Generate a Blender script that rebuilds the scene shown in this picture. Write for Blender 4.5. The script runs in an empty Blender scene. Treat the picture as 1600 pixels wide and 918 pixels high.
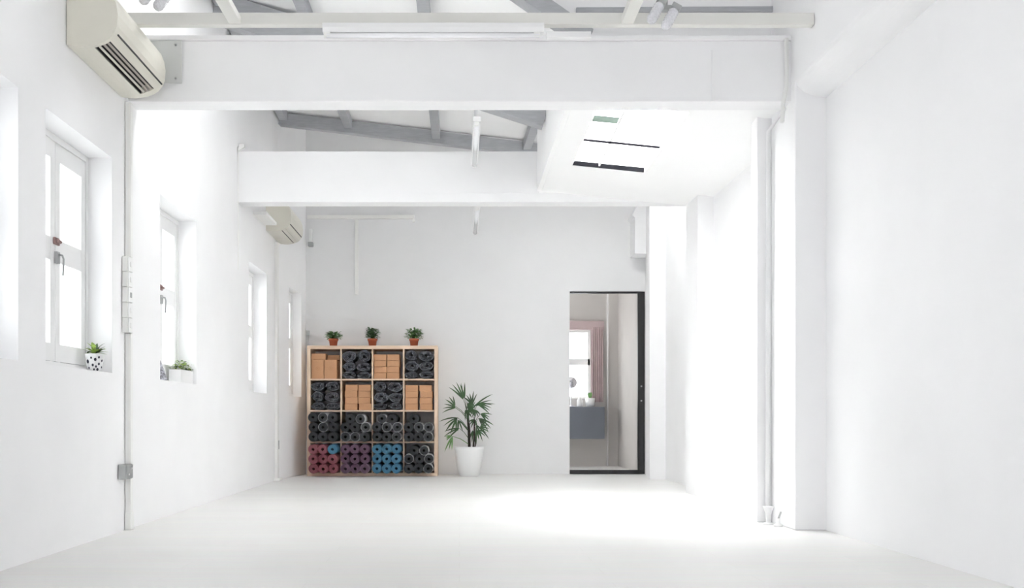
import bpy, bmesh, math, random
from mathutils import Vector, Matrix
C = bpy.context.scene
PI = math.pi
# ------------------------------------------------------------------ camera
F, HX, HY, EYE = 1500.0, 718.0, 655.0, 0.64
cd = bpy.data.cameras.new('camera'); cam = bpy.data.objects.new('camera', cd)
C.collection.objects.link(cam); C.camera = cam
cam.location = (0, 0, EYE); cam.rotation_euler = (PI/2, 0, 0)
cd.sensor_width = 36; cd.lens = F/1600*36
cd.shift_x = (800-HX)/1600; cd.shift_y = (HY-459)/1600
cd.clip_start = 0.05; cd.clip_end = 200
# ------------------------------------------------------------------ light
SKY, SUN, EXPO = 2.6, 36, 0.90
w = bpy.data.worlds.new('sky'); C.world = w; w.use_nodes = True
bg = w.node_tree.nodes['Background']; bg.inputs[0].default_value = (0.97, 0.98, 1.0, 1); bg.inputs[1].default_value = SKY
sd = bpy.data.lights.new('sun', 'SUN'); sun = bpy.data.objects.new('sun', sd); C.collection.objects.link(sun)
sd.energy = SUN; sd.angle = math.radians(62); sd.color = (1.0, 0.988, 0.988)
sun.location = (1, 7, 9); sun.rotation_euler = Vector((0.22, 0.05, -1)).to_track_quat('-Z', 'Y').to_euler()
C.view_settings.view_transform = 'Standard'; C.view_settings.look = 'None'
C.view_settings.gamma = 1; C.view_settings.exposure = EXPO; C.view_settings.use_curve_mapping = False
C.cycles.max_bounces = 16; C.cycles.diffuse_bounces = 12; C.cycles.transparent_max_bounces = 16
C.cycles.sample_clamp_indirect = 40; C.cycles.use_denoising = True
# ------------------------------------------------------------------ materials
def mat(name, col, rough=0.6, var=0.03, scale=8.0, metal=0.0, bump=0.0, stretch=(1, 1, 1), spec=None):
    m = bpy.data.materials.new(name); m.use_nodes = True
    nt = m.node_tree; b = nt.nodes['Principled BSDF']
    tc = nt.nodes.new('ShaderNodeTexCoord'); mp = nt.nodes.new('ShaderNodeMapping'); mp.inputs['Scale'].default_value = stretch
    nz = nt.nodes.new('ShaderNodeTexNoise'); nz.inputs['Scale'].default_value = scale; nz.inputs['Detail'].default_value = 4
    rp = nt.nodes.new('ShaderNodeValToRGB')
    rp.color_ramp.elements[0].position = 0.3; rp.color_ramp.elements[1].position = 0.7
    rp.color_ramp.elements[0].color = tuple(max(0, c*(1-var)) for c in col)+(1,)
    rp.color_ramp.elements[1].color = tuple(min(1, c*(1+var)) for c in col)+(1,)
    L = nt.links.new
    L(tc.outputs['Object'], mp.inputs[0]); L(mp.outputs[0], nz.inputs['Vector']); L(nz.outputs['Fac'], rp.inputs[0]); L(rp.outputs[0], b.inputs['Base Color'])
    b.inputs['Roughness'].default_value = rough; b.inputs['Metallic'].default_value = metal
    if spec is not None: b.inputs['Specular IOR Level'].default_value = spec
    if bump:
        bp = nt.nodes.new('ShaderNodeBump'); bp.inputs['Strength'].default_value = bump; bp.inputs['Distance'].default_value = 0.01
        L(nz.outputs['Fac'], bp.inputs['Height']); L(bp.outputs[0], b.inputs['Normal'])
    return m
def glassmat(name, tint, refl):
    m = bpy.data.materials.new(name); m.use_nodes = True; nt = m.node_tree; nt.nodes.clear()
    o = nt.nodes.new('ShaderNodeOutputMaterial'); t = nt.nodes.new('ShaderNodeBsdfTransparent'); g = nt.nodes.new('ShaderNodeBsdfGlossy')
    x = nt.nodes.new('ShaderNodeMixShader'); t.inputs[0].default_value = tint+(1,); g.inputs['Roughness'].default_value = 0.03
    lw = nt.nodes.new('ShaderNodeLayerWeight'); lw.inputs[0].default_value = refl
    nt.links.new(lw.outputs['Facing'], x.inputs[0]); nt.links.new(t.outputs[0], x.inputs[1]); nt.links.new(g.outputs[0], x.inputs[2]); nt.links.new(x.outputs[0], o.inputs[0])
    return m
M = {}
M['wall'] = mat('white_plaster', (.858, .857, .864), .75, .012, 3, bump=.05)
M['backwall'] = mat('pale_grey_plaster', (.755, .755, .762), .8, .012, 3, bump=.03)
M['ceil'] = mat('white_ceiling_board', (.92, .92, .92), .7, .012, 2)
M['wood_white'] = mat('white_gloss_paint', (.82, .82, .82), .4, .01, 5)
M['grey'] = mat('grey_painted_timber', (.40, .41, .43), .55, .08, 10, stretch=(1, 6, 6))
M['cream'] = mat('cream_painted_steel', (.70, .695, .66), .4, .02, 5)
M['ac'] = mat('aged_cream_plastic', (.70, .68, .60), .35, .02, 6)
M['dark'] = mat('dark_plastic', (.018, .017, .016), .5, .1, 20)
M['taupe'] = mat('taupe_plastic', (.42, .38, .34), .4, .05, 20)
M['black'] = mat('black_aluminium', (.02, .02, .022), .35, .1, 10)
M['trunk'] = mat('off_white_plastic', (.82, .82, .80), .45, .01, 10)
M['metal'] = mat('grey_metal', (.42, .43, .43), .4, .05, 15, metal=.6)
M['birch'] = mat('birch_veneer', (.72, .55, .41), .5, .07, 4, stretch=(18, 18, 1.5))
M['shelfback'] = mat('shelf_inner_veneer', (.72, .55, .41), .5, .07, 4, stretch=(1.5, 18, 18))
M['cork'] = mat('tan_cork', (.56, .31, .165), .8, .10, 160)
M['emblem'] = mat('pressed_cork_mark', (.50, .26, .12), .8, .10, 100)
M['terra'] = mat('terracotta', (.50, .13, .065), .75, .06, 20)
M['soil'] = mat('dark_soil', (.035, .022, .015), .95, .4, 90)
M['leaf'] = mat('green_leaf', (.11, .25, .07), .5, .35, 30)
M['leaf2'] = mat('dark_green_leaf', (.08, .18, .065), .5, .35, 30)
M['leafp'] = mat('palm_leaf', (.032, .085, .026), .4, .45, 12)
M['leafy'] = mat('lime_leaf', (.30, .44, .08), .5, .45, 40)
M['leafd'] = mat('deep_leaf', (.05, .10, .03), .5, .35, 40)
M['cane'] = mat('fibrous_cane', (.035, .028, .02), .9, .5, 60)
M['potw'] = mat('white_glazed_ceramic', (.80, .80, .80), .3, .01, 5)
M['spot'] = mat('black_glaze_spot', (.03, .03, .05), .35, .1, 20)
def diffglass(name, k):
    m = glassmat(name, (.98, .99, .985), .05); nt = m.node_tree; o = nt.nodes['Material Output']; old = o.inputs[0].links[0].from_socket
    t = nt.nodes.new('ShaderNodeBsdfTranslucent'); t.inputs[0].default_value = (.95, .97, .96, 1); x = nt.nodes.new('ShaderNodeMixShader'); x.inputs[0].default_value = k
    nt.links.new(old, x.inputs[1]); nt.links.new(t.outputs[0], x.inputs[2]); nt.links.new(x.outputs[0], o.inputs[0]); return m
M['skyglass'] = diffglass('hazy_roof_glass', .6)
M['milk'] = diffglass('added_milky_sheet', .95)
M['glass'] = glassmat('clear_glass', (.97, .985, .98), .08)
M['doorglass'] = glassmat('door_glass', (.92, .92, .92), .12)
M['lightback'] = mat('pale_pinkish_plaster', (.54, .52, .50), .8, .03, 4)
M['pink'] = mat('dusty_pink_cloth', (.50, .40, .40), .9, .05, 10)
M['slate'] = mat('slate_blue_laminate', (.13, .145, .175), .5, .05, 5)
M['chrome'] = mat('chrome', (.7, .7, .75), .12, .02, 5, metal=1)
M['copper'] = mat('reddish_metal', (.30, .19, .18), .5, .2, 60, metal=.4)
M['tube'] = mat('frosted_tube_glass', (.9, .9, .92), .2, .01, 5)
M['lamp'] = mat('prismatic_plastic', (.74, .74, .77), .12, .10, 90, bump=.8)
M['bar'] = mat('matt_black_lead', (.010, .010, .012), 1, .1, 10, spec=0)
M['plate'] = mat('mid_grey_board', (.60, .61, .60), .6, .01, 5)
M['greenpane'] = mat('greenish_wired_glass', (.024, .036, .029), .9, .08, 20)
def matmat(n, c):
    return mat(n, c, .85, .12, 60)
M['m_char'] = matmat('charcoal_foam', (.034, .037, .041))
M['m_maroon'] = matmat('maroon_foam', (.22, .062, .080))
M['m_plum'] = matmat('plum_foam', (.115, .062, .100))
M['m_blue'] = matmat('blue_foam', (.055, .17, .27))
M['r_char'] = matmat('pale_grey_foam', (.50, .51, .52))
M['r_maroon'] = matmat('light_maroon_foam', (.33, .12, .13))
M['r_plum'] = matmat('light_plum_foam', (.24, .16, .22))
M['r_blue'] = matmat('light_blue_foam', (.13, .32, .44))
M['fab_highlight'] = mat('blanket_edge_highlight', (.17, .178, .20), .85, .6, 70, bump=.5)  # lighter grey paints the highlights on the front edges of the folds
M['fab'] = mat('charcoal_quilted_fabric', (.075, .080, .10), .8, .75, 90, bump=.5)
# floor: pale vinyl boards running across the room
def floormat():
    m = bpy.data.materials.new('pale_vinyl_boards'); m.use_nodes = True; nt = m.node_tree; b = nt.nodes['Principled BSDF']; L = nt.links.new
    tc = nt.nodes.new('ShaderNodeTexCoord'); mp = nt.nodes.new('ShaderNodeMapping'); mp.inputs['Scale'].default_value = (1, 1, 1)
    br = nt.nodes.new('ShaderNodeTexBrick'); br.inputs['Scale'].default_value = 1.0; br.inputs['Brick Width'].default_value = 1.2; br.inputs['Row Height'].default_value = .18
    br.inputs['Mortar Size'].default_value = .0015; br.inputs['Color1'].default_value = (.755, .75, .735, 1); br.inputs['Color2'].default_value = (.775, .77, .755, 1); br.inputs['Mortar'].default_value = (.72, .71, .69, 1)
    nz = nt.nodes.new('ShaderNodeTexNoise'); nz.inputs['Scale'].default_value = 3; mp2 = nt.nodes.new('ShaderNodeMapping'); mp2.inputs['Scale'].default_value = (1, 14, 1)
    mx = nt.nodes.new('ShaderNodeMix'); mx.data_type = 'RGBA'; mx.blend_type = 'MULTIPLY'; mx.inputs[0].default_value = .10
    L(tc.outputs['Object'], br.inputs['Vector']); L(tc.outputs['Object'], mp2.inputs[0]); L(mp2.outputs[0], nz.inputs['Vector'])
    L(br.outputs['Color'], mx.inputs[6]); L(nz.outputs['Color'], mx.inputs[7]); L(mx.outputs[2], b.inputs['Base Color'])
    b.inputs['Roughness'].default_value = .42; b.inputs['Specular IOR Level'].default_value = .35
    return m
M['floor'] = floormat()
# ------------------------------------------------------------------ helpers
class MB:
    def __init__(s): s.v = []; s.f = []; s.mi = []; s.smooth = []
    def add(s, vs, fs, mi=0, smooth=False):
        n = len(s.v); s.v += [tuple(v) for v in vs]
        for f in fs: s.f.append([i+n for i in f]); s.mi.append(mi); s.smooth.append(smooth)
        return s
    def box(s, x0, x1, y0, y1, z0, z1, mi=0):
        vs = [(x, y, z) for x in (x0, x1) for y in (y0, y1) for z in (z0, z1)]
        return s.add(vs, [(0,1,3,2),(4,6,7,5),(0,4,5,1),(2,3,7,6),(0,2,6,4),(1,5,7,3)], mi)
    def prism(s, poly, axis, a, b, mi=0, smooth=False):
        # poly: list of 2D points, extruded along axis from a to b
        def P(p, t): return {'x': (t, p[0], p[1]), 'y': (p[0], t, p[1]), 'z': (p[0], p[1], t)}[axis]
        n = len(poly); vs = [P(p, a) for p in poly]+[P(p, b) for p in poly]
        s.add(vs, [tuple(range(n)), tuple(range(2*n-1, n-1, -1))], mi)
        s.add(vs, [(i, (i+1) % n, n+(i+1) % n, n+i) for i in range(n)], mi, smooth); return s
    def beam(s, a, b, w, h, up=(0, 0, 1), mi=0):
        a = Vector(a); b = Vector(b); d = (b-a).normalized(); side = d.cross(Vector(up)).normalized(); u = side.cross(d)
        vs = []
        for p in (a, b):
            for i, j in ((-1,-1),(1,-1),(1,1),(-1,1)): vs.append(p+side*(i*w/2)+u*(j*h/2))
        return s.add(vs, [(0,1,2,3),(7,6,5,4),(0,4,5,1),(1,5,6,2),(2,6,7,3),(3,7,4,0)], mi)
    def tube(s, pts, r, n=10, mi=0, smooth=True):
        pts = [Vector(p) for p in pts]; rings = []; rs = r if isinstance(r, (list, tuple)) else [r]*len(pts)
        for i, p in enumerate(pts):
            d = (pts[min(i+1, len(pts)-1)]-pts[max(i-1, 0)]).normalized()
            ref = Vector((0, 0, 1)) if abs(d.z) < .9 else Vector((1, 0, 0))
            u = d.cross(ref).normalized(); v = d.cross(u)
            rings.append([p+(u*math.cos(2*PI*k/n)+v*math.sin(2*PI*k/n))*rs[i] for k in range(n)])
        vs = [q for rg in rings for q in rg]; fs = []
        for i in range(len(pts)-1):
            for k in range(n): fs.append((i*n+k, i*n+(k+1) % n, (i+1)*n+(k+1) % n, (i+1)*n+k))
        s.add(vs, fs, mi, smooth); m = len(vs)
        s.add([q for q in rings[0]], [tuple(range(n-1, -1, -1))], mi); s.add([q for q in rings[-1]], [tuple(range(n))], mi)
        return s
    def lathe(s, prof, n=32, c=(0, 0, 0), mi=0, sx=1, sy=1):
        vs = []; fs = []
        for r, z in prof:
            for k in range(n): vs.append((c[0]+r*sx*math.cos(2*PI*k/n), c[1]+r*sy*math.sin(2*PI*k/n), c[2]+z))
        for i in range(len(prof)-1):
            for k in range(n): fs.append((i*n+k, i*n+(k+1) % n, (i+1)*n+(k+1) % n, (i+1)*n+k))
        return s.add(vs, fs, mi, True)
    def leaf(s, base, d, up, length, width, droop=.2, seg=5, fold=.15, mi=0, tipw=.1, wide=.5):
        base = Vector(base); d = Vector(d).normalized(); side = d.cross(Vector(up))
        if side.length < 1e-3: side = d.cross(Vector((1, 0, 0)))
        side.normalize(); u = side.cross(d).normalized(); vs = []; fs = []
        p = base.copy(); dd = d.copy()
        for i in range(seg+1):
            t = i/seg; ww = width/2*max(tipw if 0 < i < seg else .03, math.sin(PI*min(1, t**(.7 if wide < .5 else 1)))**.7)
            vs += [p-side*ww+u*fold*ww, p, p+side*ww+u*fold*ww]
            p = p+dd*(length/seg); dd = (dd+Vector((0, 0, -droop/seg))).normalized(); u = side.cross(dd).normalized()
        for i in range(seg):
            a = i*3; fs += [(a, a+1, a+4, a+3), (a+1, a+2, a+5, a+4)]
        return s.add(vs, fs, mi, True)
    def xform(s, mtx):
        s.v = [tuple(mtx @ Vector(v)) for v in s.v]; return s
    def build(s, name, m, parent=None, bevel=0, loc=None):
        me = bpy.data.meshes.new(name); me.from_pydata(s.v, [], s.f)
        for mm in (m if isinstance(m, (list, tuple)) else [m]): me.materials.append(mm)
        for i, p in enumerate(me.polygons): p.material_index = s.mi[i]; p.use_smooth = s.smooth[i]
        bm = bmesh.new(); bm.from_mesh(me); bmesh.ops.remove_doubles(bm, verts=bm.verts, dist=1e-6)
        bmesh.ops.recalc_face_normals(bm, faces=bm.faces); bm.to_mesh(me); bm.free()
        o = bpy.data.objects.new(name, me); C.collection.objects.link(o)
        if loc is not None: o.location = loc
        if parent: o.parent = parent
        if bevel:
            b = o.modifiers.new('bevel', 'BEVEL'); b.width = bevel; b.segments = 2; b.limit_method = 'ANGLE'
        return o
def tag(o, label=None, cat=None, group=None, kind=None):
    if label: o['label'] = label
    if cat: o['category'] = cat
    if group: o['group'] = group
    if kind: o['kind'] = kind
    return o
def thing(name, loc, label, cat, group=None, kind=None, rz=0):
    o = bpy.data.objects.new(name, None); C.collection.objects.link(o); o.location = loc; o.rotation_euler.z = rz; o.empty_display_size = .1
    return tag(o, label, cat, group, kind)
def copy_tree(o, parent=None):
    c = o.copy(); C.collection.objects.link(c); c.parent = parent
    for ch in o.children: copy_tree(ch, c)
    return c
def px(x, y, D):      # point of the place seen at a photo pixel, at a known distance
    s = F/D; return ((x-HX)/s, D, EYE+(HY-y)/s)
def struct(o, label, cat): return tag(o, label, cat, None, 'structure')
# ------------------------------------------------------------------ room geometry
XL, XR, YB = -1.94, 2.12, 11.25
YN = -2.5                                   # end of the built room behind the camera
B1a, B1b = 5.62, 5.78                       # first cross beam
B2a, B2b = 8.40, 8.57                       # second cross beam
HT = 4.1; HB = 4.45
struct(MB().box(-2.6, 2.6, YN, 13.5, -.12, 0).build('floor', M['floor']), 'pale grey vinyl board floor of the white room', 'floor')
def wall_holes(u0, u1, z0, z1, t, holes):
    mb = MB(); us = sorted({u0, u1}|{h[0] for h in holes}|{h[1] for h in holes}); zs = sorted({z0, z1}|{h[2] for h in holes}|{h[3] for h in holes})
    for i in range(len(us)-1):
        for j in range(len(zs)-1):
            uc, zc = (us[i]+us[i+1])/2, (zs[j]+zs[j+1])/2
            if any(h[0] < uc < h[1] and h[2] < zc < h[3] for h in holes): continue
            # faces only where exposed
            def solid(a, b):
                return us[0] < a < us[-1] and zs[0] < b < zs[-1] and not any(h[0] < a < h[1] and h[2] < b < h[3] for h in holes)
            a0, a1, b0, b1 = us[i], us[i+1], zs[j], zs[j+1]
            mb.add([(a0,0,b0),(a1,0,b0),(a1,0,b1),(a0,0,b1)], [(0,1,2,3)]); mb.add([(a0,t,b0),(a1,t,b0),(a1,t,b1),(a0,t,b1)], [(3,2,1,0)])
            e = 1e-4
            if not solid(a0-e, zc): mb.add([(a0,0,b0),(a0,t,b0),(a0,t,b1),(a0,0,b1)], [(0,1,2,3)])
            if not solid(a1+e, zc): mb.add([(a1,0,b0),(a1,t,b0),(a1,t,b1),(a1,0,b1)], [(0,1,2,3)])
            if not solid(uc, b0-e): mb.add([(a0,0,b0),(a1,0,b0),(a1,t,b0),(a0,t,b0)], [(0,1,2,3)])
            if not solid(uc, b1+e): mb.add([(a0,0,b1),(a1,0,b1),(a1,t,b1),(a0,t,b1)], [(0,1,2,3)])
    return mb
# local wall frame: u runs along the wall, +y local points outwards
def frame_mtx(p0, p1):
    d = (Vector(p1)-Vector(p0)).normalized(); n = Vector((-d.y, d.x, 0))   # left of direction
    m = Matrix(((d.x, n.x, 0, p0[0]), (d.y, n.y, 0, p0[1]), (0, 0, 1, 0), (0, 0, 0, 1))); return m
YS = 10.22                                  # where the left wall starts to slant in
LM = frame_mtx((XL, YN, 0), (XL, YS, 0))
WIN = [(3.33, 4.22), (4.50, 5.36), (6.22, 7.08), (8.84, 9.66)]
WZ0, WZ1, WT = .90, 2.10, .24
holes = [(a-YN, b-YN, WZ0, WZ1) for a, b in WIN] + [(1.9, 2.8, WZ0, WZ1), (3.6, 4.5, WZ0, WZ1)]  # last two openings are out of view, added for more daylight
wl = wall_holes(0, YS-YN, 0, HB, WT, holes).xform(LM)
XLB = -1.80
SM = frame_mtx((XL, YS, 0), (XLB, YB, 0)); SL = (Vector((XLB, YB))-Vector((XL, YS))).length
h4 = (.40, .86, WZ0, WZ1)
wl2 = wall_holes(0, SL+.25, 0, HB, WT, [h4]).xform(SM)
wl.add(wl2.v, wl2.f)
struct(wl.build('wall_left', M['wall']), 'long white plastered wall on the left with deep window openings', 'wall')
struct(MB().prism([(XL-WT+.01, 2.95), (XL-WT+.01, 3.05), (-3.9, 2.80), (-3.9, 2.70)], 'y', YN, YB).build('trim_21', M['wall']), 'added unseen eave blocking sun above the left windows', 'eave')  # eave added out of view to keep sun patches off the floor
# windows
def make_window(n, mtx, u0, u1, label, setback=.13, handle=True):
    root = thing('window_%d' % n, (0, 0, 0), label, 'window', None, 'structure')
    y0, y1 = setback, setback+.05; g = .002
    f = MB(); t = .035
    f.box(u0+g, u0+t, y0, y1, WZ0+g, WZ1-g); f.box(u1-t, u1-g, y0, y1, WZ0+g, WZ1-g); f.box(u0+t, u1-t, y0, y1, WZ0+g, WZ0+t); f.box(u0+t, u1-t, y0, y1, WZ1-t, WZ1-g)
    f.xform(mtx).build('window_frame', M['wood_white'], root, .003)
    um = (u0+u1)/2
    for (a, b) in ((u0+t, um-.002), (um+.002, u1-t)):
        s = MB(); st = .055; ya, yb = y0+.006, y1-.006
        zb, zt = WZ0+t+.002, WZ1-t-.002
        s.box(a, a+st, ya, yb, zb, zt); s.box(b-st, b, ya, yb, zb, zt)
        s.box(a+st, b-st, ya, yb, zb, 1.03); s.box(a+st, b-st, ya, yb, 1.45, 1.57); s.box(a+st, b-st, ya, yb, 1.97, zt)
        so = s.xform(mtx).build('casement', M['wood_white'], root, .003)
        p = MB(); p.box(a+st, b-st, (ya+yb)/2-.002, (ya+yb)/2+.002, 1.03, 1.45); p.box(a+st, b-st, (ya+yb)/2-.002, (ya+yb)/2+.002, 1.57, 1.97)
        p.xform(mtx).build('pane', M['glass'], so)
    if handle:
        l = MB(); l.box(um-.032, um+.026, y0-.008, y0+.004, 1.535, 1.572); l.tube([(um-.026, y0-.014, 1.553), (um+.018, y0-.014, 1.553)], .010)
        l.xform(mtx).build('latch', M['copper'], root, .003)
        k = MB(); k.box(um-.016, um+.016, y0-.012, y0+.004, 1.44, 1.50); k.tube([(um, y0-.012, 1.485), (um+.002, y0-.030, 1.482), (um+.012, y0-.032, 1.465), (um+.014, y0-.028, 1.38)], .005)
        k.xform(mtx).build('handle', M['metal'], root)
    return root
wl_labels = ['white casement window at far left edge of the photo, cut off by the frame',
 'white two-casement window with reddish latch, above the polka dot pot sill',
 'narrow bright casement window holding the white trough planter on its sill',
 'blown-out narrow window below the far air conditioner']
for i, (a, b) in enumerate(WIN):
    make_window(i+1, LM, a-YN, b-YN, wl_labels[i])
make_window(5, SM, h4[0], h4[1], 'slim window in the slanted wall just left of the cubby shelf', .10, False)
# back wall with door opening
DX0, DX1, DZ = 1.29, 2.172, 2.14
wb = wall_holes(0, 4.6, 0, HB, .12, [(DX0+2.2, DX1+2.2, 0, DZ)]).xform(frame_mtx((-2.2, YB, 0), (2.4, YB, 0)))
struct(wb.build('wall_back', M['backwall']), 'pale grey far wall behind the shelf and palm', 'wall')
rw = wall_holes(0, 4.4, 0, HT, .2, [(1.6, 2.8, 0, 2.3)]).xform(frame_mtx((2.3, YN, 0), (-2.1, YN, 0)))  # doorway opening added out of view as a source of daylight
struct(rw.build('wall_rear', M['wall']), 'white wall behind the camera with a doorway added to let in light', 'wall')
# right wall (thick, with recess beyond the first pilaster)
PX = 1.94
wr = MB()
wr.box(XR, XR+.25, YN, 8.42, 0, HT); wr.box(2.20, XR+.25, 8.42, 10.25, 0, HT)
wr.prism([(2.03, 10.25), (2.03, 10.33), (2.178, YB), (2.37, YB), (XR+.25, 10.25)], 'z', 0, HT)
struct(wr.build('wall_right', M['wall']), 'tall plain white wall on the right side of the room', 'wall')
# upper right wall, thicker, with coved underside, towards the camera
cov = [(XR+.01, 2.495)]+[(XR-(XR-PX)*math.sin(a*PI/24), 2.50+.11*(1-math.cos(a*PI/24))) for a in range(13)]+[(PX, HT), (XR+.01, HT)]
struct(MB().prism(cov, 'y', YN, 5.97, 0, False).build('wall_right_upper', M['wall'], None), 'thicker upper band of the right wall with curved underside', 'wall')
t = MB(); t.box(PX, XR+.01, 5.55, 5.97, 0, 2.60)
struct(t.build('trim_1', M['wall'], None, .006), 'white pilaster on the right wall, grey shaded front, under first beam', 'pilaster')
t = MB(); t.box(1.855, 2.03, 5.985, 6.10, 0, 2.60)
struct(t.build('trim_2', M['wall'], None, .004), 'narrow white post just behind the big right pilaster', 'pilaster')
t = MB(); t.box(1.985, XR+.01, 8.00, 8.42, 0, 2.52)
struct(t.build('trim_3', M['wall'], None, .004), 'white pilaster carrying the right end of the second beam', 'pilaster')
# beams
t = MB(); t.box(XL-.02, PX+.19, B1a, B1b, 2.50, 2.855); t.box(XL-.02, PX+.0, B1a-.012, B1b, 2.855, 2.885)
struct(t.build('trim_4', M['wall'], None, .004), 'deep white cross beam nearest the camera, spanning the whole room', 'beam')
t = MB(); t.box(XL-.02, 2.22, B2a, B2b, 2.54, 2.62); t.box(XL-.02, .70, B2a, B2b, 2.62, 2.985)
struct(t.build('trim_5', M['wall'], None, .004), 'second white cross beam further back, below grey rafter', 'beam')
# roof lining
def ra(x): return 3.935-.12*(x+1.88)
def rn(x): return 3.84-.27*(x+1.23)
def rz(x, y):
    tt = (y-6.67)/(10.25-6.67); return rn(x)*(1-tt)+ra(x)*tt+max(0, y-10.34)*.30*(1 if x < 1.5 else .3)
rf = MB(); nx, ny = 8, 8
def sheet(x0, x1, y0, y1):
    g = [[(x0+(x1-x0)*i/nx, y0+(y1-y0)*j/ny) for i in range(nx+1)] for j in range(ny+1)]
    vs = [(x, y, rz(x, y)) for r in g for x, y in r]+[(x, y, rz(x, y)+.04) for r in g for x, y in r]; K = (nx+1)*(ny+1); fs = []
    for j in range(ny):
        for i in range(nx):
            a = j*(nx+1)+i; fs += [(a, a+1, a+nx+2, a+nx+1), (K+a, K+a+nx+1, K+a+nx+2, K+a+1)]
    for i in range(nx): fs += [(i, K+i, K+i+1, i+1), (ny*(nx+1)+i, ny*(nx+1)+i+1, K+ny*(nx+1)+i+1, K+ny*(nx+1)+i)]
    for j in range(ny): a = j*(nx+1); b = a+nx; c = a+nx+1; d = b+nx+1; fs += [(a, c, K+c, K+a), (b, K+b, K+d, d)]
    rf.add(vs, fs)
sheet(XL-.2, -1.2, 5.97, B2b); sheet(-1.2, -.3, 5.97, 6.05); sheet(-1.2, -.3, 6.5, B2b); sheet(-.3, .68, 5.97, B2b); sheet(XL-.2, 1.2, B2b, YB+.1); sheet(1.2, 1.9, B2b, 9.1); sheet(1.2, 1.9, 9.5, YB+.1); sheet(1.9, 2.4, B2b, YB+.1)
mk = MB(); mk.add([(1.2, 9.1, rz(1.2, 9.1)+.02), (1.9, 9.1, rz(1.9, 9.1)+.02), (1.9, 9.5, rz(1.9, 9.5)+.02), (1.2, 9.5, rz(1.2, 9.5)+.02)], [(0, 1, 2, 3)])  # unseen translucent sheets added to brighten the bay and the far end
mk.add([(-1.2, 6.05, rz(-1.2, 6.05)+.02), (-.3, 6.05, rz(-.3, 6.05)+.02), (-.3, 6.5, rz(-.3, 6.5)+.02), (-1.2, 6.5, rz(-1.2, 6.5)+.02)], [(0, 1, 2, 3)])
struct(mk.build('added_roof_light', M['milk']), 'added milky roof sheets, out of view, letting in extra daylight', 'skylight')
FC = MB(); FC.box(XL-.2, XR+.25, YN, 5.97, HT-.05, HT)
rf.add(FC.v, FC.f)
struct(rf.build('ceiling', M['ceil']), 'white sloping roof lining above the grey rafters', 'ceiling')
# partition above first beam carrying the step in the roof
s_ = F/5.97
def pp(x, y, D): p = px(x, y, D); return (p[0], p[2])
hd = MB(); hd.prism([pp(900, 48, 5.97), (pp(900, 48, 5.97)[0], 2.60), (XR+.02, 2.60), (XR+.02, HT), pp(690, -214, 5.97)], 'y', 5.97, 6.0)
hd.prism([(XL-.1, rn(XL)-.01), pp(770, -60, 5.97), pp(690, -214, 5.97), (XL-.1, HT)], 'y', 5.97, 6.0)
hd.prism([(.207, rn(.207)), (pp(900, 48, 5.97)[0], 3.05), pp(690, -214, 5.97), (.15, 3.7)], 'y', 6.001, 6.03)
struct(hd.build('wall_header', M['wall']), 'white upstand panel above the first beam behind the light rig', 'wall')
sb = MB(); sb.box(.68, .72, 6.0, B2a, 2.64, 3.62); sb.box(.70, XR+.02, B2a, B2b, 2.62, 3.5)
# flat lowered ceiling beside the skylight, with a rectangular opening
SX0, SX1, SY0, SY1 = .88, 1.44, 6.02, 7.50
def sz(x): return 2.64-.10*(x-.68)
def slab(x0, x1, y0, y1):
    vs = []
    for x in (x0, x1):
        for y in (y0, y1): vs += [(x, y, sz(x)), (x, y, sz(x)+.06)]
    sb.add(vs, [(0,1,3,2),(4,6,7,5),(0,4,5,1),(2,3,7,6),(0,2,6,4),(1,5,7,3)])
slab(.72, SX0, B1b, B2a); slab(SX1, XR+.02, B1b, B2a); slab(SX0, SX1, B1b, SY0); slab(SX0, SX1, SY1, B2a)
struct(sb.build('ceiling_soffit', M['ceil']), 'bright lowered white ceiling around the skylight on the right', 'ceiling')
# skylight lights above the opening
sk = thing('window_6', (0, 0, 0), 'bright skylight with dark glazing bars in the lowered ceiling', 'skylight', None, 'structure')
cb = MB(); zt = 2.90
cb.box(SX0-.03, SX0, SY0-.02, SY1+.03, sz(SX0)+.061, zt); cb.box(SX1, SX1+.03, SY0-.02, SY1+.03, sz(SX1)+.061, zt)
cb.box(SX0-.03, SX1+.03, SY1, SY1+.03, 2.68, zt)
cb.build('curb', M['ceil'], sk)
for (D, dz, h_) in ((7.487, .020, .034), (6.90, .03, .014)):
    MB().beam((SX0+.001, D, sz(SX0)+dz), (SX1-.001, D, sz(SX1)+dz), .012, h_).build('glazing_bar', M['bar'], sk)
MB().beam((SX0+.001, 6.62, sz(SX0)+.10), (SX0+.22, 6.62, sz(SX0+.22)+.10), .01, .042).build('greenish_pane', M['greenpane'], sk)
MB().beam((1.09, SY0, 2.70), (1.09, SY1-.02, 2.62), .012, .016).build('glazing_bar', M['wood_white'], sk)
g = MB(); g.add([(SX0, SY0, 2.87), (SX1, SY0, 2.87), (SX1, SY1, 2.87), (SX0, SY1, 2.87)], [(0, 1, 2, 3)]); g.build('pane', M['skyglass'], sk)
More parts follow.
